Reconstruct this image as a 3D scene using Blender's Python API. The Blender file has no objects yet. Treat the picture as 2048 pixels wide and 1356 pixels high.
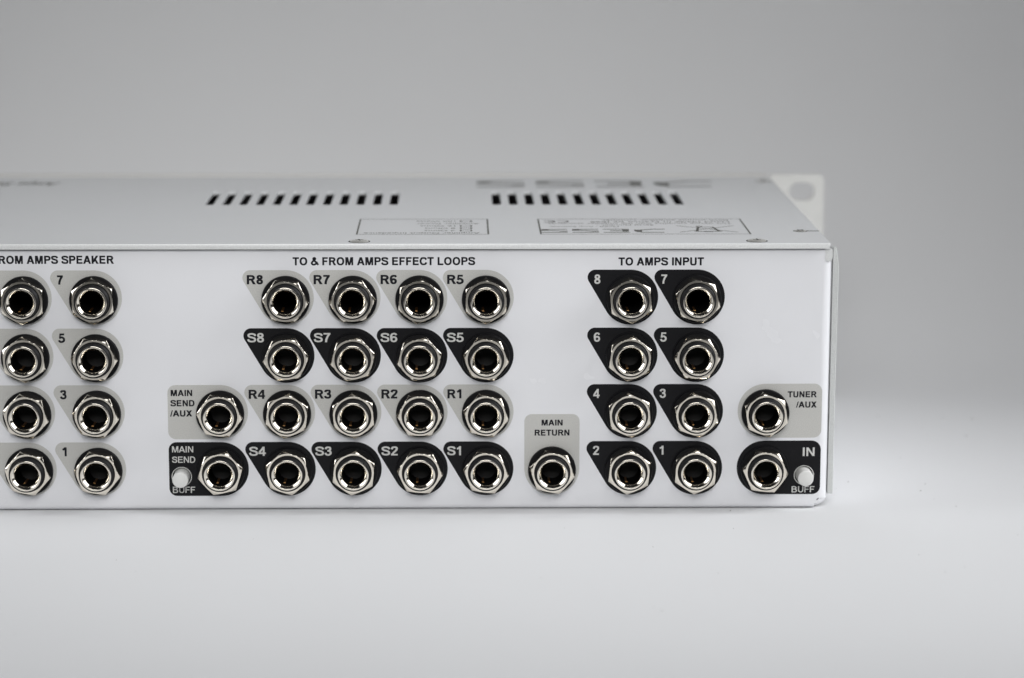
import bpy, bmesh, math, random
from mathutils import Vector, Matrix
random.seed(4)
S = 0.001                      # all measures below are millimetres
scene = bpy.context.scene
COL = scene.collection
def V(x, y, z): return Vector((x*S, y*S, z*S))

# ------------------------------------------------------------------ camera
cam = bpy.data.cameras.new("camera")
cam.sensor_width = 36; cam.lens = 94.86
cam.clip_start = 0.05; cam.clip_end = 20
cam.dof.use_dof = True; cam.dof.focus_distance = 0.872; cam.dof.aperture_fstop = 8.8
co = bpy.data.objects.new("camera", cam); COL.objects.link(co)
rt = Vector((0.9998094, -0.01945767, 0.00160307)); up = Vector((0.00193659, 0.18054283, 0.98356522)); fw = Vector((0.01942731, 0.98337464, -0.1805461))
co.matrix_world = Matrix(((rt.x, up.x, -fw.x, -5.776*S), (rt.y, up.y, -fw.y, -865.45*S), (rt.z, up.z, -fw.z, 216.09*S), (0, 0, 0, 1)))
scene.camera = co
# ------------------------------------------------------------------ world and lamps
w = bpy.data.worlds.new("World"); scene.world = w; w.use_nodes = True
bg = w.node_tree.nodes["Background"]; bg.inputs[0].default_value = (0.95, 0.97, 1.0, 1); bg.inputs[1].default_value = 0.02
def area(name, loc, target, sx, sy, power, color, spread=180):
    l = bpy.data.lights.new(name, 'AREA'); l.shape = 'RECTANGLE'; l.size = sx*S; l.size_y = sy*S; l.energy = power; l.color = color; l.spread = math.radians(spread)
    o = bpy.data.objects.new(name, l); COL.objects.link(o); o.location = V(*loc)
    o.rotation_euler = (V(*target)-V(*loc)).to_track_quat('-Z', 'Y').to_euler()
    return o
area("softbox_right", (690, -100, 420), (150, -60, 60), 380, 760, 0.93, (0.975, 0.985, 1.0), 50)
area("softbox_left", (-800, -80, 430), (-100, 0, 150), 260, 760, 0.36, (0.97, 0.985, 1.0), 70)
area("softbox_front", (-40, -950, 640), (-40, 60, 120), 600, 400, 0.62, (1.0, 0.995, 0.985), 45)
area("fill_table", (300, -650, 800), (150, -150, 0), 400, 400, 0.17, (0.985, 0.99, 1.0), 60)  # added fill lamp, brightens the paper in front
scene.view_settings.view_transform = 'Standard'; scene.view_settings.look = 'None'
scene.cycles.caustics_reflective = False; scene.cycles.sample_clamp_direct = 3.0
scene.view_settings.exposure = 0.0; scene.view_settings.gamma = 1.0

# ------------------------------------------------------------------ materials
def mat(name, base, rough=0.5, metal=0.0, coat=0.0, noise=None, bump=None, spec=0.5, rvar=None, coatr=0.1):
    m = bpy.data.materials.new(name); m.use_nodes = True
    nt = m.node_tree; b = nt.nodes["Principled BSDF"]
    b.inputs["Base Color"].default_value = (*base, 1); b.inputs["Roughness"].default_value = rough
    b.inputs["Metallic"].default_value = metal; b.inputs["Coat Weight"].default_value = coat
    b.inputs["Coat Roughness"].default_value = coatr
    b.inputs["Specular IOR Level"].default_value = spec
    tc = nt.nodes.new("ShaderNodeTexCoord")
    def nz(scale, detail=3, stretch=None):
        n = nt.nodes.new("ShaderNodeTexNoise"); n.inputs["Scale"].default_value = scale; n.inputs["Detail"].default_value = detail
        if stretch:
            mp = nt.nodes.new("ShaderNodeMapping"); mp.inputs["Scale"].default_value = stretch
            nt.links.new(tc.outputs["Object"], mp.inputs[0]); nt.links.new(mp.outputs[0], n.inputs["Vector"])
        else: nt.links.new(tc.outputs["Object"], n.inputs["Vector"])
        return n
    if noise:                                   # (scale, contrast[, stretch])
        n = nz(noise[0], 4, noise[2] if len(noise) > 2 else None)
        r = nt.nodes.new("ShaderNodeMapRange"); r.inputs[1].default_value = .25; r.inputs[2].default_value = .75
        r.inputs[3].default_value = 1-noise[1]; r.inputs[4].default_value = 1+noise[1]
        nt.links.new(n.outputs[0], r.inputs[0])
        mx = nt.nodes.new("ShaderNodeVectorMath"); mx.operation = 'SCALE'; mx.inputs[0].default_value = base
        nt.links.new(r.outputs[0], mx.inputs["Scale"]); nt.links.new(mx.outputs[0], b.inputs["Base Color"])
    if bump:                                    # (scale, strength, distance mm[, stretch])
        n = nz(bump[0], 3, bump[3] if len(bump) > 3 else None)
        bp = nt.nodes.new("ShaderNodeBump"); bp.inputs["Strength"].default_value = bump[1]; bp.inputs["Distance"].default_value = bump[2]*S
        nt.links.new(n.outputs[0], bp.inputs["Height"]); nt.links.new(bp.outputs[0], b.inputs["Normal"])
    if rvar:
        n = nz(rvar[0], 4); r = nt.nodes.new("ShaderNodeMapRange"); r.inputs[1].default_value = .3; r.inputs[2].default_value = .7
        r.inputs[3].default_value = rough-rvar[1]; r.inputs[4].default_value = rough+rvar[1]
        nt.links.new(n.outputs[0], r.inputs[0]); nt.links.new(r.outputs[0], b.inputs["Roughness"])
    return m
M = dict(
 paper=mat("white_paper", (.755, .76, .77), .75, noise=(9, .012), bump=(900, .12, .05), spec=.25),
 panel=mat("white_gloss_paint", (.80, .805, .83), .24, noise=(30, .01), rvar=(60, .04)),
 lid=mat("silver_paint", (.68, .69, .70), .42, metal=.15, noise=(2500, .05), bump=(2500, .12, .02), rvar=(25, .04)),
 alu=mat("sheared_aluminium", (.72, .73, .725), .42, metal=.15, noise=(2600, .08), bump=(2600, .5, .05)),
 ear=mat("bare_aluminium", (.69, .69, .665), .45, noise=(200, .03)),
 flange=mat("flange_edge", (.63, .645, .635), .42, metal=.2, noise=(2600, .1), bump=(2600, .5, .05)),
 plate=mat("front_plate_grey", (.58, .57, .55), .5),  # one even tone, darker than the ear
 grey=mat("grey_print", (.545, .54, .515), .45, noise=(4200, .2), bump=(2600, .1, .01)),
 black=mat("black_print", (.009, .009, .0105), .42, spec=.15, noise=(900, .1)),
 ink=mat("black_lettering", (.008, .008, .012), .5, spec=.25),
 wink=mat("pale_lettering", (.62, .62, .60), .5, noise=(3000, .08)),
 lidink=mat("dark_lid_print", (.09, .09, .08), .5),
 nickel=mat("nickel_plate", (.84, .785, .69), .13, metal=1.0, noise=(500, .04), rvar=(350, .04)),
 ferrule=mat("bright_nickel", (.86, .81, .72), .1, metal=1.0, noise=(500, .03), rvar=(350, .02)),
 steel=mat("screw_steel", (.86, .85, .81), .38, metal=.8, noise=(900, .08)),
 plastic=mat("black_plastic", (.012, .012, .013), .46, spec=.16, noise=(1500, .15), bump=(2200, .2, .02)),
 washer=mat("black_washer", (.007, .007, .008), .42, spec=.13, noise=(1500, .2), bump=(1800, .25, .02)),
 bore=mat("bore_dark", (.0025, .0025, .0025), .7, spec=.08),
 brass=mat("brass_contact", (.42, .22, .09), .4, metal=1.0),
 button=mat("white_button_plastic", (.72, .72, .70), .38, noise=(700, .02)),
 inner=mat("inside_shade", (.02, .02, .02), .8),  # near black standing for shade in the case, slit and screw recesses
 dust=mat("dust_grey", (.16, .15, .14), .9),
)
# ------------------------------------------------------------------ helpers
def link(name, me, m, parent=None, loc=(0, 0, 0), smooth=False):
    if m is not None and not me.materials: me.materials.append(m)
    o = bpy.data.objects.new(name, me); COL.objects.link(o); o.location = V(*loc)
    if parent is not None: o.parent = parent
    if smooth:
        for p in me.polygons: p.use_smooth = True
    return o
def mesh(name, verts, faces):
    me = bpy.data.meshes.new(name); me.from_pydata([tuple(c*S for c in v) for v in verts], [], faces); me.update(); return me
def sharp(me, deg=35):
    bm = bmesh.new(); bm.from_mesh(me)
    for e in bm.edges:
        e.smooth = not (len(e.link_faces) == 2 and e.calc_face_angle(0) > math.radians(deg))
    for f in bm.faces: f.smooth = True
    bm.to_mesh(me); bm.free(); return me
def flatten(me):
    for p in me.polygons:
        if max(abs(c) for c in p.normal) > .99999: p.use_smooth = False
    return me
def lathe(name, prof, n=64, close=False, radfun=None):
    """profile of (radius, outward mm); the axis points out of the panel (-Y)"""
    vs, fs = [], []
    for (r, o) in prof:
        for i in range(n):
            a = 2*math.pi*i/n; rr = r if radfun is None else radfun(r, a)
            vs.append((rr*math.cos(a), -o, rr*math.sin(a)))
    k = len(prof)
    for j in range(k if close else k-1):
        for i in range(n):
            a, b = j*n+i, j*n+(i+1) % n; c, d = ((j+1) % k)*n+(i+1) % n, ((j+1) % k)*n+i
            fs.append((a, d, c, b))
    me = mesh(name, vs, fs)
    bm = bmesh.new(); bm.from_mesh(me); bmesh.ops.recalc_face_normals(bm, faces=bm.faces); bm.to_mesh(me); bm.free()
    return sharp(me, 40)
def box_bm(bm, x0, x1, y0, y1, z0, z1, bev=0.0, seg=2):
    b = bmesh.new(); bmesh.ops.create_cube(b, size=1)
    for v in b.verts: v.co = Vector(((x0+x1)/2+v.co.x*(x1-x0), (y0+y1)/2+v.co.y*(y1-y0), (z0+z1)/2+v.co.z*(z1-z0)))*S
    if bev: bmesh.ops.bevel(b, geom=b.edges[:], offset=bev*S, segments=seg, affect='EDGES', profile=.5)
    t = bpy.data.meshes.new("t"); b.to_mesh(t); b.free(); bm.from_mesh(t); bpy.data.meshes.remove(t)
def box(name, m, parent, *a, bev=0.0, seg=2):
    bm = bmesh.new(); box_bm(bm, *a, bev=bev, seg=seg); me = bpy.data.meshes.new(name); bm.to_mesh(me); bm.free()
    return link(name, sharp(me, 40) if bev else me, m, parent)
def filled(name, loops, thick=0.0, bev=0.0):
    """flat sheet with holes, filled from 2D loops in mm; local XY plane, +Z up; thick>0 gives a plate from 0 down to -thick"""
    cu = bpy.data.curves.new(name, 'CURVE'); cu.dimensions = '2D'; cu.fill_mode = 'BOTH'
    for lp in loops:
        sp = cu.splines.new('POLY'); sp.points.add(len(lp)-1); sp.use_cyclic_u = True
        for p, (x, y) in zip(sp.points, lp): p.co = (x, y, 0, 1)
    if thick:
        cu.extrude = thick/2-bev; cu.bevel_depth = bev; cu.bevel_resolution = 2; cu.offset = -bev
    o = bpy.data.objects.new(name, cu); COL.objects.link(o)
    dg = bpy.context.evaluated_depsgraph_get(); me = bpy.data.meshes.new_from_object(o.evaluated_get(dg))
    bpy.data.objects.remove(o); bpy.data.curves.remove(cu)
    for v in me.vertices: v.co = Vector((v.co.x, v.co.y, v.co.z-(thick/2)))*S
    bm = bmesh.new(); bm.from_mesh(me); bmesh.ops.remove_doubles(bm, verts=bm.verts, dist=1e-7)
    if not thick:
        for f in bm.faces:
            if f.normal.z < 0: f.normal_flip()
    else: bmesh.ops.recalc_face_normals(bm, faces=bm.faces)
    bm.to_mesh(me); bm.free(); me.materials.clear()
    return me
def stand(me):                                   # local XY sheet -> XZ, facing -Y
    for v in me.vertices: x, y, z = v.co; v.co = (x, -z, y)
    me.update(); return me
def circ(cx, cy, r, n=40): return [(cx+r*math.cos(2*math.pi*i/n), cy+r*math.sin(2*math.pi*i/n)) for i in range(n)]
def hull(pts):
    pts = sorted(set((round(a, 5), round(b, 5)) for a, b in pts))
    def half(ps):
        h = []
        for p in ps:
            while len(h) > 1 and (h[-1][0]-h[-2][0])*(p[1]-h[-2][1])-(h[-1][1]-h[-2][1])*(p[0]-h[-2][0]) <= 1e-9: h.pop()
            h.append(p)
        return h[:-1]
    return half(pts)+half(pts[::-1])

# ------------------------------------------------------------------ bold grotesque lettering, drawn stroke by stroke
def cr(pts, n=6):
    P = [pts[0]]+list(pts)+[pts[-1]]; out = []
    for i in range(1, len(P)-2):
        for k in range(n):
            t = k/n; a, b, c, d = P[i-1], P[i], P[i+1], P[i+2]
            out.append(tuple(.5*((2*b[j])+(c[j]-a[j])*t+(2*a[j]-5*b[j]+4*c[j]-d[j])*t*t+(3*b[j]-a[j]-3*c[j]+d[j])*t**3) for j in (0, 1)))
    return out+[pts[-1]]
def ell(cx, cy, rx, ry, n=32):
    o = []
    for i in range(n):
        a = 2*math.pi*i/n; c, s = math.cos(a), math.sin(a)
        o.append((cx+rx*math.copysign(abs(c)**.9, c), cy+ry*math.copysign(abs(s)**.9, s)))
    return o
def ribbon(pts, wv, wh, closed=False):
    n = len(pts); L, R = [], []
    for i in range(n):
        a = pts[(i-1) % n] if (closed or i > 0) else pts[0]; b = pts[(i+1) % n] if (closed or i < n-1) else pts[-1]
        dx, dy = b[0]-a[0], b[1]-a[1]; l = math.hypot(dx, dy) or 1; dx /= l; dy /= l
        ww = (wh+(wv-wh)*abs(dy))/2
        L.append((pts[i][0]-dy*ww, pts[i][1]+dx*ww)); R.append((pts[i][0]+dy*ww, pts[i][1]-dx*ww))
    vs = L+R; fs = [(i, n+i, n+(i+1) % n, (i+1) % n) for i in range(n if closed else n-1)]
    return vs, fs
def Q(x0, x1, y0, y1): return ('p', [(x0, y0), (x1, y0), (x1, y1), (x0, y1)])
def D(b0, b1, t0, t1, y0=0, y1=1): return ('p', [(b0, y0), (b1, y0), (t1, y1), (t0, y1)])
def C(*pts): return ('c', pts)
def E(*a): return ('e', a)
def glyphs(wt=1.0):
    a = .205*wt; h = .17*wt; st = Q(.08, .08+a, 0, 1)
    bowl = lambda lo, r=.79: C((.2, 1-h/2), (.5, 1-h/2), (.70, .96-h/2), (r, (1+lo)/2), (.70, lo+.04+h/2), (.5, lo+h/2), (.2, lo+h/2))
    return {
     ' ': (.388, []), 'A': (1.0, [D(0, a*1.08, .5-a*.56, .5+a*.56), D(1-a*1.08, 1, .5-a*.56, .5+a*.56), Q(.22, .78, .22, .22+h*.95)]),
     'B': (1.0, [st, C((.2, 1-h/2), (.5, 1-h/2), (.7, .93-h/2), (.76, .76), (.68, .6), (.5, .54), (.2, .54)), C((.5, .53), (.7, .49), (.82, .3), (.74, .04+h/2), (.5, h/2), (.2, h/2))]),
     'C': (1.0, [C((.86, .67), (.76, .84), (.54, .99-h/2), (.29, .84), (.16, .6), (.16, .4), (.29, .16), (.54, h/2), (.77, .16), (.88, .35))]),
     'D': (1.0, [st, C((.2, 1-h/2), (.48, 1-h/2), (.74, .82), (.83, .5), (.74, .18), (.48, h/2), (.2, h/2))]),
     'E': (.93, [st, Q(.2, .85, 0, h), Q(.2, .83, 1-h, 1), Q(.2, .79, .5-h/2+.02, .5+h/2+.02)]),
     'F': (.853, [st, Q(.2, .79, 1-h, 1), Q(.2, .71, .5-h/2, .5+h/2)]),
     'I': (.388, [Q(.09, .09+a, 0, 1)]), 'K': (1.0, [st, D(1-a*1.25, 1.0, .30, .30+a*1.15, 0, .66), D(.12, .12+a*1.25, .96-a*1.3, .96, .2, 1)]),
     'L': (.853, [st, Q(.2, .82, 0, h)]),
     'M': (1.163, [Q(.08, .08+a*.92, 0, 1), Q(1.083-a*.92, 1.083, 0, 1), D(.5815-a*.48, .5815+a*.3, .08, .08+a*1.45), D(.5815-a*.3, .5815+a*.48, 1.083-a*1.45, 1.083)]),
     'N': (1.0, [Q(.08, .08+a*.94, 0, 1), Q(.92-a*.94, .92, 0, 1), D(.92-a*1.05, .92, .08, .08+a*1.05)]),
     'O': (1.087, [E(.5435, .5, .49-a/2, .51-h/2)]), 'P': (.93, [st, bowl(.38, .78)]),
     'R': (1.0, [st, bowl(.41, .79), D(1.0-a*1.22, 1.0, .46, .46+a*1.05, 0, .47)]),
     'S': (.93, [C((.81, .69), (.74, .85), (.47, 1.0-h/2), (.22, .86), (.16, .73), (.26, .60), (.47, .535), (.72, .44), (.80, .28), (.72, .13), (.47, h/2), (.21, .15), (.12, .33))]),
     'T': (.853, [Q(.4265-a/2, .4265+a/2, 0, 1), Q(.02, .833, 1-h, 1)]),
     'U': (1.0, [C((.08+a/2, 1), (.08+a/2, .6), (.08+a/2, .36), (.27, .14), (.5, h/2-.01), (.73, .14), (.92-a/2, .36), (.92-a/2, .6), (.92-a/2, 1))]),
     'X': (.93, [D(0, a*1.25, .9-a*1.25, .9), D(.93-a*1.25, .93, .03, .03+a*1.25)]),
     '/': (.388, [D(-.01, .13*wt+.01, .26, .26+.14*wt)]),
     '&': (1.0, [C((.97, .06), (.7, .33), (.38, .68), (.33, .83), (.45, .92), (.58, .82), (.5, .67)), C((.5, .67), (.22, .44), (.13, .26), (.24, .11), (.42, .08), (.66, .19), (.82, .45))]),
     '0': (.777, [E(.388, .5, .34-a/2, .51-h/2)]),
     '1': (.777, [Q(.34, .34+a, 0, 1), C((.44, .93), (.3, .80), (.12, .71))]),
     '2': (.777, [C((.13, .68), (.2, .86), (.39, 1-h/2), (.59, .86), (.62, .70), (.5, .50), (.3, .30), (.16, .1)), Q(.05, .71, 0, h)]),
     '3': (.777, [C((.13, .72), (.2, .87), (.37, 1-h/2), (.56, .87), (.58, .68), (.48, .56), (.3, .53)), C((.36, .53), (.56, .47), (.63, .30), (.56, .15), (.37, h/2-.01), (.18, .15), (.11, .3))]),
     '4': (.777, [Q(.44, .44+a*.95, 0, 1), Q(.02, .75, .2, .2+h), ('p', [(.02, .22+h), (.23, .2+h), (.53, .80), (.44, 1.0)])]),
     '5': (.777, [Q(.17, .68, 1-h, 1), D(.08, .26, .15, .33, .44, 1), C((.16, .48), (.3, .57), (.46, .56), (.63, .42), (.62, .2), (.44, h/2-.01), (.28, .08), (.15, .15), (.1, .28))]),
     '6': (.777, [E(.4, .31, .34-a/2, .32-h/2), C((.65, .76), (.56, .88), (.4, 1-h/2), (.22, .83), (.13, .6), (.06+a/2, .32))]),
     '7': (.777, [Q(.06, .72, 1-h, 1), C((.63, .9), (.44, .6), (.32, .28), (.29, 0))]),
     '8': (.777, [E(.388, .75, .31-a/2, .26-h/2), E(.388, .275, .34-a/2, .285-h/2)]),
    }
GL = {1.0: glyphs(1.21), .9: glyphs(.98), .72: glyphs(.86)}
WW = {1.0: 1.22, .9: .98, .72: .86}
def letters(name, text, x0, x1, ztop, zbot, wt=1.0, lift=0.02, kx=None):
    """flat print on the panel face (XZ plane); x1=None keeps natural width"""
    g = GL[wt]; tr = .0; adv = sum(g[c][0]+tr for c in text)
    hh = ztop-zbot; ls = .075
    sx = (x1-x0)/(adv-2*ls) if x1 is not None else hh*(kx or 1.0)
    vs, fs, pen, k = [], [], -ls, 0
    for c in text:
        for kind, dat in g[c][1]:
            if kind == 'p': v, f = list(dat), [(0, 1, 2, 3)]
            elif kind == 'c': v, f = ribbon(cr(dat), .205*WW[wt], .17*WW[wt])
            else: v, f = ribbon(ell(*dat), .205*WW[wt], .17*WW[wt], True)
            b = len(vs); y = -(lift+.003*k)
            vs += [(x0+(pen+px)*sx, y, zbot+py*hh) for px, py in v]; fs += [tuple(b+i for i in ff) for ff in f]
            k = (k+1) % 4
        pen += g[c][0]+tr
    me = mesh(name, vs, fs)
    bm = bmesh.new(); bm.from_mesh(me)
    for f in bm.faces:
        if f.normal.y > 0: f.normal_flip()
    bm.to_mesh(me); bm.free()
    return me

# ------------------------------------------------------------------ setting: one sweep of white paper
vs, fs = [], []
prof = [(-1700, 0)]+[(y, 0) for y in range(-1500, 190, 130)]
R0, y0 = 200.0, 170.0
for i in range(0, 25):
    a = math.pi/2*i/24; prof.append((y0+R0*math.sin(a), R0-R0*math.cos(a)))
for z in range(280, 1500, 160): prof.append((y0+R0+3, z))
xs = [-1800+150*i for i in range(25)]
for (y, z) in prof:
    for x in xs: vs.append((x, y, z))
nx = len(xs)
for j in range(len(prof)-1):
    for i in range(nx-1): a = j*nx+i; fs.append((a, a+1, a+nx+1, a+nx))
o = link("ground", mesh("ground", vs, fs), M['paper'], smooth=True); o['kind'] = 'structure'
o['label'] = "seamless white paper sweep running under and up behind the rack unit"
# dust specks lying on the paper
bm = bmesh.new()
specks = [(179.3, 143, .9, .25), (190, 140, 1.2, .3), (182.2, 110, .9, .5), (154, 34, .6, .4), (150.7, 24, .7, .3), (128, 37.5, .5, .4), (83.3, -3, .45, .4), (155, 146, .7, .2), (158.8, 2, .5, .3), (152, 74, .4, .3), (136, -60, .35, .25), (52, -120, .4, .25), (-170, -90, .4, .3)]
for k in range(26): specks.append((random.uniform(-190, 200), random.uniform(-150, -12) if k % 2 else random.uniform(0, 140), random.uniform(.12, .3), .2)) if not k % 2 or True else None
for (x, y, l, wd) in specks:
    if -330 < x < 120 and y > -2: continue
    t = bmesh.new(); bmesh.ops.create_icosphere(t, subdivisions=1, radius=S)
    a = random.uniform(0, 3.1)
    for v in t.verts:
        c = v.co; X, Y = c.x*l*.5, c.y*wd*.5
        v.co = Vector((x*S+X*math.cos(a)-Y*math.sin(a), y*S+X*math.sin(a)+Y*math.cos(a), .00012+c.z*.12))
    tm = bpy.data.meshes.new("t"); t.to_mesh(tm); t.free(); bm.from_mesh(tm); bpy.data.meshes.remove(tm)
me = bpy.data.meshes.new("dust"); bm.to_mesh(me); bm.free()
o = link("dust", me, M['dust']); o['kind'] = 'stuff'; o['label'] = "fine dark dust specks scattered on the white paper"

# ------------------------------------------------------------------ the rack unit
unit = bpy.data.objects.new("rack_unit", None); COL.objects.link(unit)
unit['label'] = "white rack mount audio switcher seen from its socket panel, silver vented lid on top"
unit['category'] = "audio unit"
unit.empty_display_size = .02
XL, XR, ZT, ZB, DEP = -325.0, 115.7, 86.6, .3, 177.0
LIDZ = 88.9
COLS = dict(LL=-146.99, L=-124.3, MS=-84.1, c8=-62.15, c7=-40.5, c6=-18.8, c5=2.8, MR=24.49, i8=49.83, i7=71.58, T=94.52)
ROWS = [70.4, 51.27, 32.48, 13.4]
DZ, RB = .58, 9.06
# (column, row, kind, text, nut angle)
J = [('LL', 0, 'G', '8', 29.4), ('LL', 1, 'G', '6', -26), ('LL', 2, 'G', '4', -15), ('LL', 3, 'G', '2', -12),
     ('L', 0, 'G', '7', -27), ('L', 1, 'G', '5', -3.5), ('L', 2, 'G', '3', -9.5), ('L', 3, 'G', '1', -10),
     ('c8', 0, 'G', 'R8', -4.5), ('c7', 0, 'G', 'R7', 4), ('c6', 0, 'G', 'R6', 24), ('c5', 0, 'G', 'R5', 30),
     ('c8', 1, 'B', 'S8', 6), ('c7', 1, 'B', 'S7', 13), ('c6', 1, 'B', 'S6', 13), ('c5', 1, 'B', 'S5', -9),
     ('c8', 2, 'G', 'R4', 23), ('c7', 2, 'G', 'R3', -26), ('c6', 2, 'G', 'R2', 0), ('c5', 2, 'G', 'R1', -12),
     ('c8', 3, 'B', 'S4', -18.6), ('c7', 3, 'B', 'S3', 24), ('c6', 3, 'B', 'S2', -5), ('c5', 3, 'B', 'S1', -8),
     ('i8', 0, 'B', '8', -25.4), ('i7', 0, 'B', '7', -16), ('i8', 1, 'B', '6', 22.5), ('i7', 1, 'B', '5', -1),
     ('i8', 2, 'B', '4', -25.4), ('i7', 2, 'B', '3', -19), ('i8', 3, 'B', '2', 23.7), ('i7', 3, 'B', '1', 27),
     ('MS', 2, 'g', 'msa', -6.7), ('MS', 3, 'b', 'ms', 12.2), ('MR', 3, 'r', 'mr', -12), ('T', 2, 't', 'tuner', -21.3), ('T', 3, 'i', 'in', -6)]
BTN = [(-97.1, 11.4), (107.7, 11.35)]
# --- rear panel: punched face, folded right, bottom and left edges
RF, BF = 3.2, 1.6
holes = [circ(COLS[c], ROWS[r], 5.75, 36) for c, r, *_ in J]+[circ(x, z, 3.1, 28) for x, z in BTN]
face = stand(filled("rear_panel", [[(XL+RF, ZB+BF), (XR-RF, ZB+BF), (XR-RF, ZT), (XL+RF, ZT)]]+holes))
bm = bmesh.new(); bm.from_mesh(face)
def strip(pa, pb, n=8):
    """rows of points a->b joined into quads"""
    A = [bm.verts.new(V(*p)) for p in pa]; B = [bm.verts.new(V(*p)) for p in pb]
    for i in range(len(A)-1): bm.faces.new((A[i], A[i+1], B[i+1], B[i]))
arc = [math.pi/2*i/10 for i in range(11)]
rp = [(XR-RF+RF*math.sin(a), RF-RF*math.cos(a)) for a in arc]+[(XR, 4.5), (XR-1.3, 5.2), (XR-1.3, DEP)]
zc = ZB+3.2                                     # the side fold stops above the corner relief
strip([(x, y, ZT) for x, y in rp], [(x, y, zc) for x, y in rp])
lp = [(XL+RF-RF*math.sin(a), RF-RF*math.cos(a)) for a in arc]+[(XL, DEP)]
strip([(x, y, ZT) for x, y in lp], [(x, y, ZB) for x, y in lp])
bp = [(BF-BF*math.cos(a), ZB+BF-BF*math.sin(a)) for a in arc]+[(DEP, ZB)]
xc = XR-4.4
strip([(XL+RF, y, z) for y, z in bp], [(xc, y, z) for y, z in bp])
# rounded folded corner
K = 8; grid = []
for i in range(K+1):
    u = math.pi/2*i/K; row = []
    for j in range(K+1):
        t = j/K
        # superellipse corner seen from the front, bending back with u
        a = math.pi/2*t
        px = xc+(XR-.25-xc)*math.sin(a)**1.15; pz = ZB+.15+(zc-ZB)*(1-math.cos(a))**1.0
        qx, qz = XR-RF-1.2, ZB+BF+1.2
        row.append((qx+(px-qx)*math.sin(u), RF-RF*math.cos(u) if u else .0, qz+(pz-qz)*math.sin(u)))
    grid.append([bm.verts.new(V(*p)) for p in row])
for i in range(K):
    for j in range(K):
        try: bm.faces.new((grid[i][j], grid[i][j+1], grid[i+1][j+1], grid[i+1][j]))
        except ValueError: pass
bmesh.ops.remove_doubles(bm, verts=bm.verts, dist=2e-6)
bmesh.ops.recalc_face_normals(bm, faces=bm.faces)
me = bpy.data.meshes.new("rear_panel"); bm.to_mesh(me); bm.free()
sharp(me, 30); flatten(me)
panel = link("rear_panel", me, M['panel'], unit)
# hole rims give the sheet its thickness
for x, z in BTN:
    bm = bmesh.new(); n = 28; a = [bm.verts.new(V(x+3.1*math.cos(2*math.pi*i/n), 0, z+3.1*math.sin(2*math.pi*i/n))) for i in range(n)]
    b = [bm.verts.new(V(x+3.1*math.cos(2*math.pi*i/n), 1.5, z+3.1*math.sin(2*math.pi*i/n))) for i in range(n)]
    for i in range(n): bm.faces.new((a[i], a[(i+1) % n], b[(i+1) % n], b[i]))
    me = bpy.data.meshes.new("hole_edge"); bm.to_mesh(me); bm.free(); link("hole_edge", me, M['ear'], panel)
# dark box added behind the sheet, its colour standing for shade inside
box("interior_shade_box", M['inner'], unit, XL+4, XR-4, 3.0, DEP-3, 3.2, 60)
# dark disc standing for the shade in the corner relief hole
me = lathe("relief_shade", [(.02, .1), (.42, .1), (.5, -.3)], 16)
for v in me.vertices: v.co.x, v.co.z = v.co.x*.75+v.co.z*.45, v.co.z*.75+v.co.x*.45
link("relief_shade", me, M['bore'], panel, (XR-3.3, 0, ZB+2.95))
# --- lid: vented sheet
SW = 1.55
slots = [7.64+5.98*i for i in range(12)]+[-29.4-6.0*i for i in range(12)]
def slot(x, ya, yb, r):
    n = 8; p = [(x+r*math.cos(math.pi+math.pi*i/n), ya+r*.6+r*.6*math.sin(math.pi+math.pi*i/n)) for i in range(n+1)]
    return p+[(x+r*math.cos(math.pi*i/n), yb-r*.6+r*.6*math.sin(math.pi*i/n)) for i in range(n+1)]
YF, YB = -1.6, DEP
rc = 1.0
out = [(XL, YF), (XR-1-rc, YF)]+[(XR-1-rc+rc*math.sin(a), YF+rc-rc*math.cos(a)) for a in arc[1::2]]+[(XR-1, 25.9), (XR-6.0, 25.9), (XR-6.0, 27.1), (XR-1, 27.1), (XR-1, YB), (XL, YB)]
SCR = [(-38.3, 3.3), (91.2, 3.5)]
lid = filled("lid", [out]+[slot(x, 94, 130.5, SW) for x in slots], thick=1.2, bev=.22)
sharp(lid, 30); flatten(lid)
lid_o = link("lid", lid, M['lid'], unit, (0, 0, LIDZ))
# raw sheared edge along the front of the lid
bm = bmesh.new(); box_bm(bm, XL, XR-1.4, YF-.05, YF+.3, LIDZ-1.85, LIDZ-.12, bev=.1, seg=2)
me = bpy.data.meshes.new("lid_edge"); bm.to_mesh(me); bm.free(); link("lid_edge", sharp(me), M['alu'], lid_o, (0, 0, -LIDZ))
# dark strip filling the lid notch, standing for the slit's shade
box("slit_shade", M['inner'], lid_o, XR-6.0, XR-1.2, 25.8, 27.3, -1.4, -.02)
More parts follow.
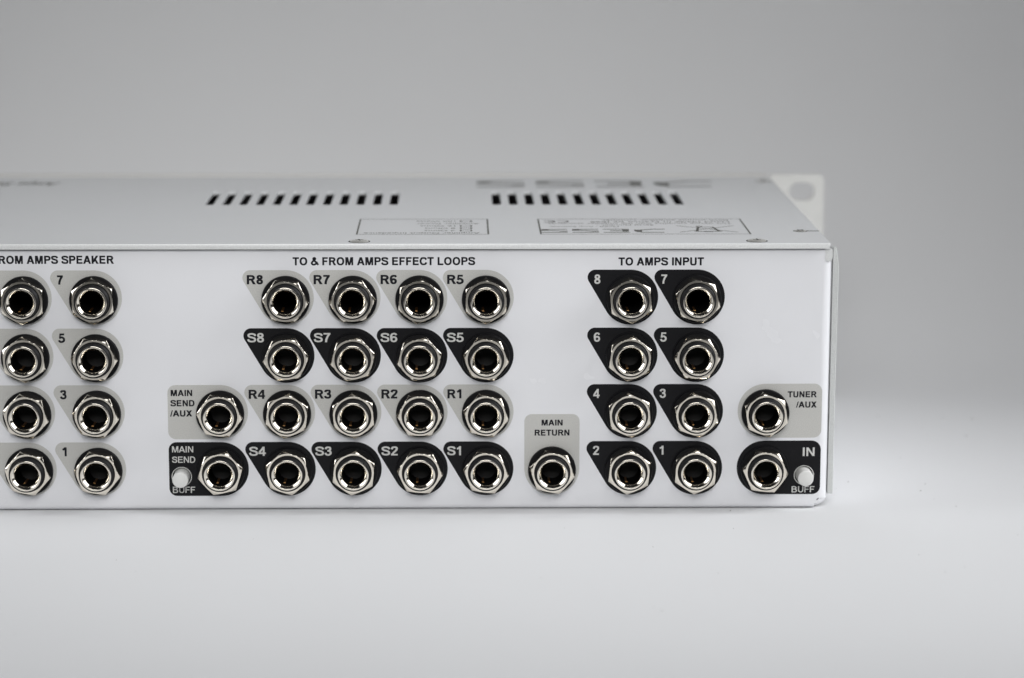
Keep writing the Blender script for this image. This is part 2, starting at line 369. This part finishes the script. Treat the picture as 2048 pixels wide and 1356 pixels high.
# screws
def screw(x, y, r=3.1, h=.55):
    prof = [(.01, h), (.9, h), (r*.62, h*.95), (r*.88, h*.6), (r, .05), (r, -.2)]
    me = lathe("screw", prof, 28)
    for v in me.vertices: v.co = Vector((v.co.x, v.co.z, -v.co.y))
    bm = bmesh.new(); bm.from_mesh(me); bmesh.ops.recalc_face_normals(bm, faces=bm.faces); bm.to_mesh(me); bm.free(); sharp(me)
    o = link("screw", me, M['steel'], unit, (x, y, LIDZ))
    bm = bmesh.new()
    box_bm(bm, -1.3, 1.3, -.28, .28, h-.2, h+.02); box_bm(bm, -.28, .28, -1.3, 1.3, h-.2, h+.025)  # dark cross on the head, painted shade of the drive recess
    m2 = bpy.data.meshes.new("cross_shade"); bm.to_mesh(m2); bm.free(); c = link("cross_shade", m2, M['inner'], o)
    o.rotation_euler.z = random.uniform(0, 1.5)
    cs = lathe("screw_ring_shade", [(r+.45, .012), (r+.2, .02), (r-.1, .02)], 28)  # flat dark ring, painted shade around the sunk head
    for v in cs.vertices: v.co = Vector((v.co.x, v.co.z, -v.co.y))
    link("screw_ring_shade", cs, M['inner'], unit, (x, y, LIDZ))
for x, y in SCR: screw(x, y)
screw(108.2, 26.3, 2.0, .35)
screw(110.8, 161.5, 2.6, .5)
# --- right side plate, its front edge bare, top bowed outwards a little
vs, fs = [], []
nseg = 14
for k in range(nseg+1):
    t = k/nseg; z = 4.7+(86.9-4.7)*t
    x0 = XR+.12+.18*t; x1 = XR+1.95+.35*t**2-(.9*max(0, (t-.96)/.04)**2)
    vs += [(x0, 1.6, z), (x1-.25, 1.6, z), (x1, 1.9, z), (x1, 4.4, z), (x0, 4.4, z)]
for k in range(nseg):
    b = k*5
    for i in range(5): fs.append((b+i, b+(i+1) % 5, b+5+(i+1) % 5, b+5+i))
fs.append((4, 3, 2, 1, 0)); fs.append(tuple(nseg*5+i for i in range(5)))
me = mesh("side_flange", vs, fs); sharp(me, 30); link("side_flange", me, M['flange'], unit)
# bare metal tab in the notch at the top right corner of the panel
vs = [(XR-2.6, -.06, ZT), (XR-.15, -.06, ZT), (XR-.1, -.06, 84.0), (XR-.5, -.06, 82.9), (XR-1.3, -.06, 82.6), (XR-2.2, -.06, 82.9), (XR-2.75, -.06, 83.6), (XR-2.5, -.06, 84.6)]
vs2 = [(x, 2.0, z) for x, y, z in vs]; n = len(vs)
me = mesh("corner_tab", vs+vs2, [tuple(range(n))]+[(i, n+i, n+(i+1) % n, (i+1) % n) for i in range(n)])
bm = bmesh.new(); bm.from_mesh(me); bmesh.ops.recalc_face_normals(bm, faces=bm.faces); bm.to_mesh(me); bm.free()
link("corner_tab", me, M['alu'], unit)
# --- rack front plate far behind, its ear with a slotted hole showing to the right
def rrect(x0, x1, y0, y1, r, n=5):
    o = []
    for cx, cy, a0 in ((x1-r, y0+r, -90), (x1-r, y1-r, 0), (x0+r, y1-r, 90), (x0+r, y0+r, 180)):
        for i in range(n+1): a = math.radians(a0+90*i/n); o.append((cx+r*math.cos(a), cy+r*math.sin(a)))
    return o
fp = filled("rack_ear", [rrect(XR-1.5, 136.5, .4, 89.5, 2.6), rrect(122.8, 132.7, 79.3, 86.2, 3.4, 7)], thick=3.0, bev=.25)
stand(fp); sharp(fp, 30); flatten(fp)
link("rack_ear", fp, M['ear'], unit, (0, DEP+.6, 0))
box("front_plate", M['plate'], unit, XL, XR-1.6, DEP+.6, DEP+3.6, .4, 89.6, bev=.3)

# ------------------------------------------------------------------ sockets
def arcprof(pts, n=8):
    return cr(pts, n)
washer_me = lathe("washer", [(5.6, .02), (7.85, .02), (7.85, 1.2), (7.62, 1.5), (5.6, 1.5)], 72, close=True)
washer_me.materials.append(M['washer'])
def nut_mesh():
    AF, t0, t1 = 6.55, 1.5, 4.6                   # half across flats, back and front
    n = 96; apo = AF
    def hexr(a):
        b = (a+math.pi/6) % (math.pi/3)-math.pi/6
        return apo/math.cos(b)
    rings = []
    R1 = 6.62; slope = math.tan(math.radians(30))
    def ring(f): return [f(2*math.pi*i/n) for i in range(n)]
    rings.append(ring(lambda a: (5.75, t0)))
    rings.append(ring(lambda a: (hexr(a), t0)))
    rings.append(ring(lambda a: (hexr(a), t1-max(0, hexr(a)-R1)*slope*1.05-.06)))
    rings.append(ring(lambda a: (hexr(a)-.06, t1-max(0, hexr(a)-R1)*slope-.01)))
    rings.append(ring(lambda a: (min(hexr(a)-.1, R1), t1)))
    rings.append(ring(lambda a: (5.95, t1)))
    rings.append(ring(lambda a: (5.82, t1-.12)))
    rings.append(ring(lambda a: (5.78, t1-.6)))
    vs = [(r*math.cos(2*math.pi*i/n), -o, r*math.sin(2*math.pi*i/n)) for rg in rings for i, (r, o) in enumerate(rg)]
    k = len(rings); fs = [(j*n+i, ((j+1) % k)*n+i, ((j+1) % k)*n+(i+1) % n, j*n+(i+1) % n) for j in range(k) for i in range(n)]
    me = mesh("hex_nut", vs, fs)
    bm = bmesh.new(); bm.from_mesh(me); bmesh.ops.recalc_face_normals(bm, faces=bm.faces); bm.to_mesh(me); bm.free()
    return sharp(me, 24)
nut_me = flatten(nut_mesh()); nut_me.materials.append(M['nickel'])
# threaded black collar with the blind bore
pf = [(5.68, -3)]
o_ = -1.0
while o_ < 6.0: pf += [(5.68, o_), (5.5, o_+.22)]; o_ += .45
pf += [(5.68, 6.3), (5.6, 6.55), (5.2, 6.85), (4.95, 6.9)]
bore = [(3.5, 5.5), (3.5, -30), (.02, -30.5)]
me = lathe("jack_socket", pf+[(4.95, 6.0)]+bore, 64)
me.materials.append(M['plastic']); me.materials.append(M['bore'])
for p in me.polygons:
    c = p.center; r = math.hypot(c.x, c.z)/S
    if r < 4.5: p.material_index = 1
socket_me = me
# nickel ferrule: flat lip and flared throat
ferr = [(5.04, 6.0), (5.04, 7.3), (5.0, 7.41), (4.9, 7.46), (4.54, 7.46), (4.5, 7.45), (4.46, 7.42), (4.4, 7.36), (3.8, 6.76), (3.74, 6.69), (3.66, 6.56), (3.61, 6.35), (3.58, 6.0), (3.58, 4.9)]
ferr_me = lathe("ferrule", ferr, 96); ferr_me.materials.append(M['ferrule'])
bm = bmesh.new(); box_bm(bm, -1.4, -.6, -3.6, 4, -3.48, -3.2, bev=.08)
contact_me = bpy.data.meshes.new("contact_spring"); bm.to_mesh(contact_me); bm.free(); contact_me.materials.append(M['brass'])

def badge_outline(kind):
    big = circ(0, 0, RB, 96)
    def small(dx, dz, r=2.5): return circ(dx, dz, r, 48)
    if kind in 'GB': return hull(big+small(-13.97+2.5, RB-2.5))
    if kind in 'gb': return hull(big+small(-17.1+2.6, RB-2.6, 2.6)+small(-17.1+2.6, -RB+2.6, 2.6))
    if kind == 'r': return hull(big+small(-RB+2.4, 18.15-2.4, 2.4)+small(RB-2.4, 18.15-2.4, 2.4))
    if kind == 't': return hull(big+small(18.6-2.6, RB-2.6, 2.6)+small(18.6-2.6, -RB+2.6, 2.6))
    return hull(big+small(18.6-3.1, RB-3.1, 3.1)+small(18.6-2.6, -RB+2.6, 2.6))
names = {'msa': 'MAIN SEND /AUX', 'ms': 'MAIN SEND BUFF', 'mr': 'MAIN RETURN', 'tuner': 'TUNER /AUX', 'in': 'IN BUFF'}
for c, r, kind, txt, ang in J:
    X, Z = COLS[c], ROWS[r]
    dark = kind in 'Bbi'
    hl = [circ(0, -DZ, 5.9, 36)]
    for bx, bz in BTN:
        if abs(bx-X) < 16 and abs(bz-Z) < 4 and kind in 'bi': hl.append(circ(bx-X, bz-(Z+DZ), 3.12, 28))
    bme = stand(filled("printed_badge", [badge_outline(kind)]+hl))
    bd = link("printed_badge", bme, M['black'] if dark else M['grey'], unit, (X, -.012, Z+DZ))
    bd['label'] = ("black" if dark else "grey")+" printed badge reading "+names.get(txt, txt)
    ink = M['wink'] if dark else M['ink']
    def put(s, x0, x1, zt, zb, wt=1.0, kx=None):
        l = link("printed_word" if len(s) > 2 else "printed_number", letters("lettering", s, x0-X, None if x1 is None else x1-X, zt-(Z+DZ), zb-(Z+DZ), wt, kx=kx), ink, bd)
        l['label'] = "printed "+s
    if kind in 'GB':
        zt = Z+DZ+RB-1.6
        if len(txt) == 2: put(txt, X-12.6, X-7.4-(.25 if txt[1] == '1' else 0), zt, zt-3.05, .9 if dark else 1.0)
        else: put(txt, X-11.7, None, zt, zt-3.05, .9 if dark else 1.0, kx=.95)
    elif txt == 'msa':
        put('MAIN', -100.15, -93.1, 40.52, 38.44); put('SEND', -100.2, -92.5, 37.12, 35.03); put('/AUX', -100.3, -93.4, 33.71, 31.63)
    elif txt == 'ms':
        put('MAIN', -100.1, -93.15, 21.68, 19.61, .72); put('SEND', -100.1, -92.56, 18.22, 16.13, .72); put('BUFF', -100.1, -92.8, 8.05, 5.95, .72)
    elif txt == 'mr':
        put('MAIN', 21.05, 28.0, 30.26, 28.3); put('RETURN', 18.8, 30.26, 26.93, 24.92)
    elif txt == 'tuner':
        put('TUNER', 101.92, 111.25, 39.59, 37.55); put('/AUX', 104.79, 111.28, 36.15, 34.12)
    else:
        put('IN', 107.12, 111.08, 20.7, 17.8, .9); put('BUFF', 103.74, 111.25, 7.6, 5.53, .72)
    # the socket itself
    dx, dz = random.uniform(-.08, .08), random.uniform(-.06, .06)
    jk = link("jack_socket", socket_me, None, unit, (X, 0, Z))
    jk.rotation_euler = (random.uniform(-.006, .006), 0, random.uniform(-.006, .006))
    jk['label'] = "nickel ringed jack socket at the badge reading "+names.get(txt, txt)
    link("washer", washer_me, None, jk, (dx, 0, dz))
    nt = link("hex_nut", nut_me, None, jk, (0, 0, 0)); nt.rotation_euler.y = -math.radians(ang-30)
    link("ferrule", ferr_me, None, jk)
    link("contact_spring", contact_me, None, jk)
# headings printed on the panel
for s, x0, x1, zt, zb in (("TO & FROM AMPS EFFECT LOOPS", -59.66, -.84, 84.25, 81.6), ("TO AMPS INPUT", 46.0, 73.5, 84.05, 81.4), ("TO & FROM AMPS SPEAKER", -166.3, -117.7, 84.85, 82.2)):
    h_ = link("printed_heading", letters("lettering", s, x0, x1, zt, zb), M['ink'], panel); h_['label'] = "heading reading "+s
# push buttons
for bx, bz in BTN:
    me = lathe("push_button", [(.01, 5.1), (2.35, 5.1), (2.52, 5.02), (2.6, 4.85), (2.66, -4)], 48)
    o = link("push_button", me, M['button'], unit, (bx, 0, bz)); o['label'] = "round white BUFF push button"
    rg = lathe("button_ring", [(3.1, .03), (3.16, .06), (3.28, .05), (3.32, .01)], 48)
    link("button_ring", rg, M['ear'], o)

# ------------------------------------------------------------------ print on the lid (reads from the far side)
def lidquad(pts):                                # pts in reading coordinates
    return pts
def lid_mesh(name, polys, cx, cy, lift=.03):
    vs, fs = [], []
    for k, (v, f) in enumerate(polys):
        b = len(vs); z = lift+.003*(k % 4)
        vs += [(-px+cx, -py+cy, z) for px, py in v]; fs += [tuple(b+i for i in ff) for ff in f]
    me = mesh(name, vs, fs); bm = bmesh.new(); bm.from_mesh(me)
    for f in bm.faces:
        if f.normal.z < 0: f.normal_flip()
    bm.to_mesh(me); bm.free(); return me
def quad(x0, x1, y0, y1): return ([(x0, y0), (x1, y0), (x1, y1), (x0, y1)], [(0, 1, 2, 3)])
def poly(*p): return (list(p), [tuple(range(len(p)))])
def line(a, b, w_): return ribbon([a, b], w_, w_)
def scalep(ps, sx, sy, ox, oy): return [([(ox+x*sx, oy+y*sy) for x, y in v], f) for v, f in ps]
LOGO = {
 'J': [quad(-.05, .8, .86, 1.0), poly((.72, .25), (1.0, .2), (1.0, .62), (.9, .86), (.74, .86)), poly((-.12, .0), (.35, .0), (.78, .22), (.74, .38), (.3, .14), (-.12, .13))],
 'E': [quad(0, 1, .86, 1.0), poly((.0, .06), (.27, .0), (.27, .74), (.04, .74)), quad(.27, .74, .42, .56), quad(.2, 1, 0, .14)],
 'S': [quad(0, 1, .86, 1.0), poly((.0, .5), (.26, .5), (.26, .70), (.0, .70)), poly((.24, .5), (.76, .28), (.76, .42), (.24, .62)), poly((.72, .1), (1.0, .2), (1.0, .46), (.72, .44)), quad(0, .98, 0, .14)]}
def logo(name, xr, widths, gap, y_top, hgt, label):
    """xr: x where reading starts (J side); reading runs towards -x; y_top is the near side"""
    polys = []; pen = 0
    for ch, wd in zip("JESS", widths):
        polys += scalep(LOGO[ch], wd, hgt, pen, -hgt); pen += wd+gap
    me = lid_mesh(name, polys, xr, y_top)
    o = link(name, me, M['lidink'], lid_o, (0, 0, 0)); o['label'] = label
    return o
logo("printed_logo", 88.3, (20.0, 18.2, 18.2, 18.2), 4.3, 144.2, 18.0, "large dark JESS logo printed near the far edge")
def small_text(s, xr, y_near, cap, width, parent, bold=False, shear=0.0, off=0.0):
    cu = bpy.data.curves.new("t", 'FONT'); cu.body = s; cu.size = 1; cu.shear = shear; cu.offset = off
    o = bpy.data.objects.new("t", cu); COL.objects.link(o)
    dg = bpy.context.evaluated_depsgraph_get(); me = bpy.data.meshes.new_from_object(o.evaluated_get(dg))
    bpy.data.objects.remove(o); bpy.data.curves.remove(cu)
    xsv = [v.co.x for v in me.vertices]; mn, mx_ = min(xsv), max(xsv)
    kx = width/(mx_-mn); ky = cap/.68
    for v in me.vertices: v.co = Vector((-(v.co.x-mn)*kx, -v.co.y*ky, .03+(.01 if bold else 0)))*S
    me.materials.clear()
    t = link("printed_line", me, M['lidink'], parent, (xr, y_near+cap, 0))
    t['label'] = "printed line reading "+s
    return t
def frame(x0, x1, ya, yb, label, tx=.55, ty=.45):
    ps = [quad(x0, x0+tx, ya, yb), quad(x1-tx, x1, ya, yb), quad(x0+tx, x1-tx, ya, ya+ty), quad(x0+tx, x1-tx, yb-ty, yb)]
    me = lid_mesh("printed_frame", [([(-a, -b) for a, b in v], f) for v, f in ps], 0, 0)
    o = link("printed_frame", me, M['lidink'], lid_o); o['label'] = label; return o
fl = frame(-40.0, 4.1, 19.1, 56.1, "thin printed frame with impedance tick boxes")
X_R = 1.0
small_text("Amplifier Output Impedance", X_R, 21.0, 2.5, 38.5, fl)
for s, y, wd in (("4 Ohms", 26.6, 10.2), ("8 Ohms", 32.2, 10.2), ("16 Ohms", 37.8, 11.8)):
    small_text(s, -7.2, y, 2.5, wd, fl)
small_text("Amplifier Power", X_R, 43.4, 2.5, 21.5, fl)
small_text("100 Watts", -7.2, 49.2, 2.5, 13.2, fl)
for y in (26.2, 31.8, 37.4, 48.8):
    ps = [quad(-5.6, -5.0, y, y+3.6), quad(-2.1, -1.5, y, y+3.6), quad(-5.0, -2.1, y, y+.3), quad(-5.0, -2.1, y+3.3, y+3.6)]
    link("tick_box", lid_mesh("tick_box", [([(-a, -b) for a, b in v], f) for v, f in ps], 0, 0), M['lidink'], fl)
fr = frame(21.0, 91.1, 19.1, 56.1, "thin printed frame with maker logo and crossed bin mark")
o = logo("printed_logo", 62.0, (9.3, 8.8, 8.8, 8.8), 1.6, 22.9, 8.4, "small dark JESS logo in the frame")
small_text("Model : Amp Switcher", 48.0, 36.2, 2.0, 23.5, fr)
small_text("Serial Number :", 60.0, 40.0, 2.0, 19.0, fr)
small_text("This device complies with the amplifier standards", 87.0, 43.6, 2.0, 62.5, fr)
small_text("Hand Made in France by JESS", 86.5, 47.4, 2.4, 47.5, fr, True)
small_text("Rack mount amplifier switcher", 86.5, 51.8, 2.0, 43.5, fr)
# crossed out bin
bx = [line((0, 0), (19.5, 15.5), .5), line((0, 15.5), (19.5, 0), .5), line((5.2, 13.6), (14.6, 13.6), .9), line((6.2, 13.4), (7.6, 3.2), .9), line((13.6, 13.4), (12.4, 3.2), .9), line((7.4, 3.4), (12.6, 3.4), .8), line((8.4, 14.6), (11.4, 14.6), .7)]
bx.append(ribbon(ell(12.0, 2.0, .9, .9, 16), .5, .5, True))
o = link("bin_mark", lid_mesh("bin_mark", [(v, f) for v, f in scalep(bx, 1, 1, 0, -15.5)], 87.2, 23.7), M['lidink'], fr); o['label'] = "crossed out wheeled bin symbol"
ce = [ribbon([(2.6+2.4*math.cos(a), 2.5+2.4*math.sin(a)) for a in [math.radians(60+12*i) for i in range(21)]], .7, .7),
      ribbon([(7.2+2.4*math.cos(a), 2.5+2.4*math.sin(a)) for a in [math.radians(60+12*i) for i in range(21)]], .7, .7), line((4.9, 2.5), (7.0, 2.5), .7)]
o = link("mark_of_conformity", lid_mesh("mark_of_conformity", scalep(ce, 1, 1, 0, -5.2), 31.6, 47.0), M['lidink'], fr); o['label'] = "CE mark"
t = small_text("Amps Switcher", -157.0, 150.3, 8.2, 42.0, lid_o, shear=.35, off=.03)
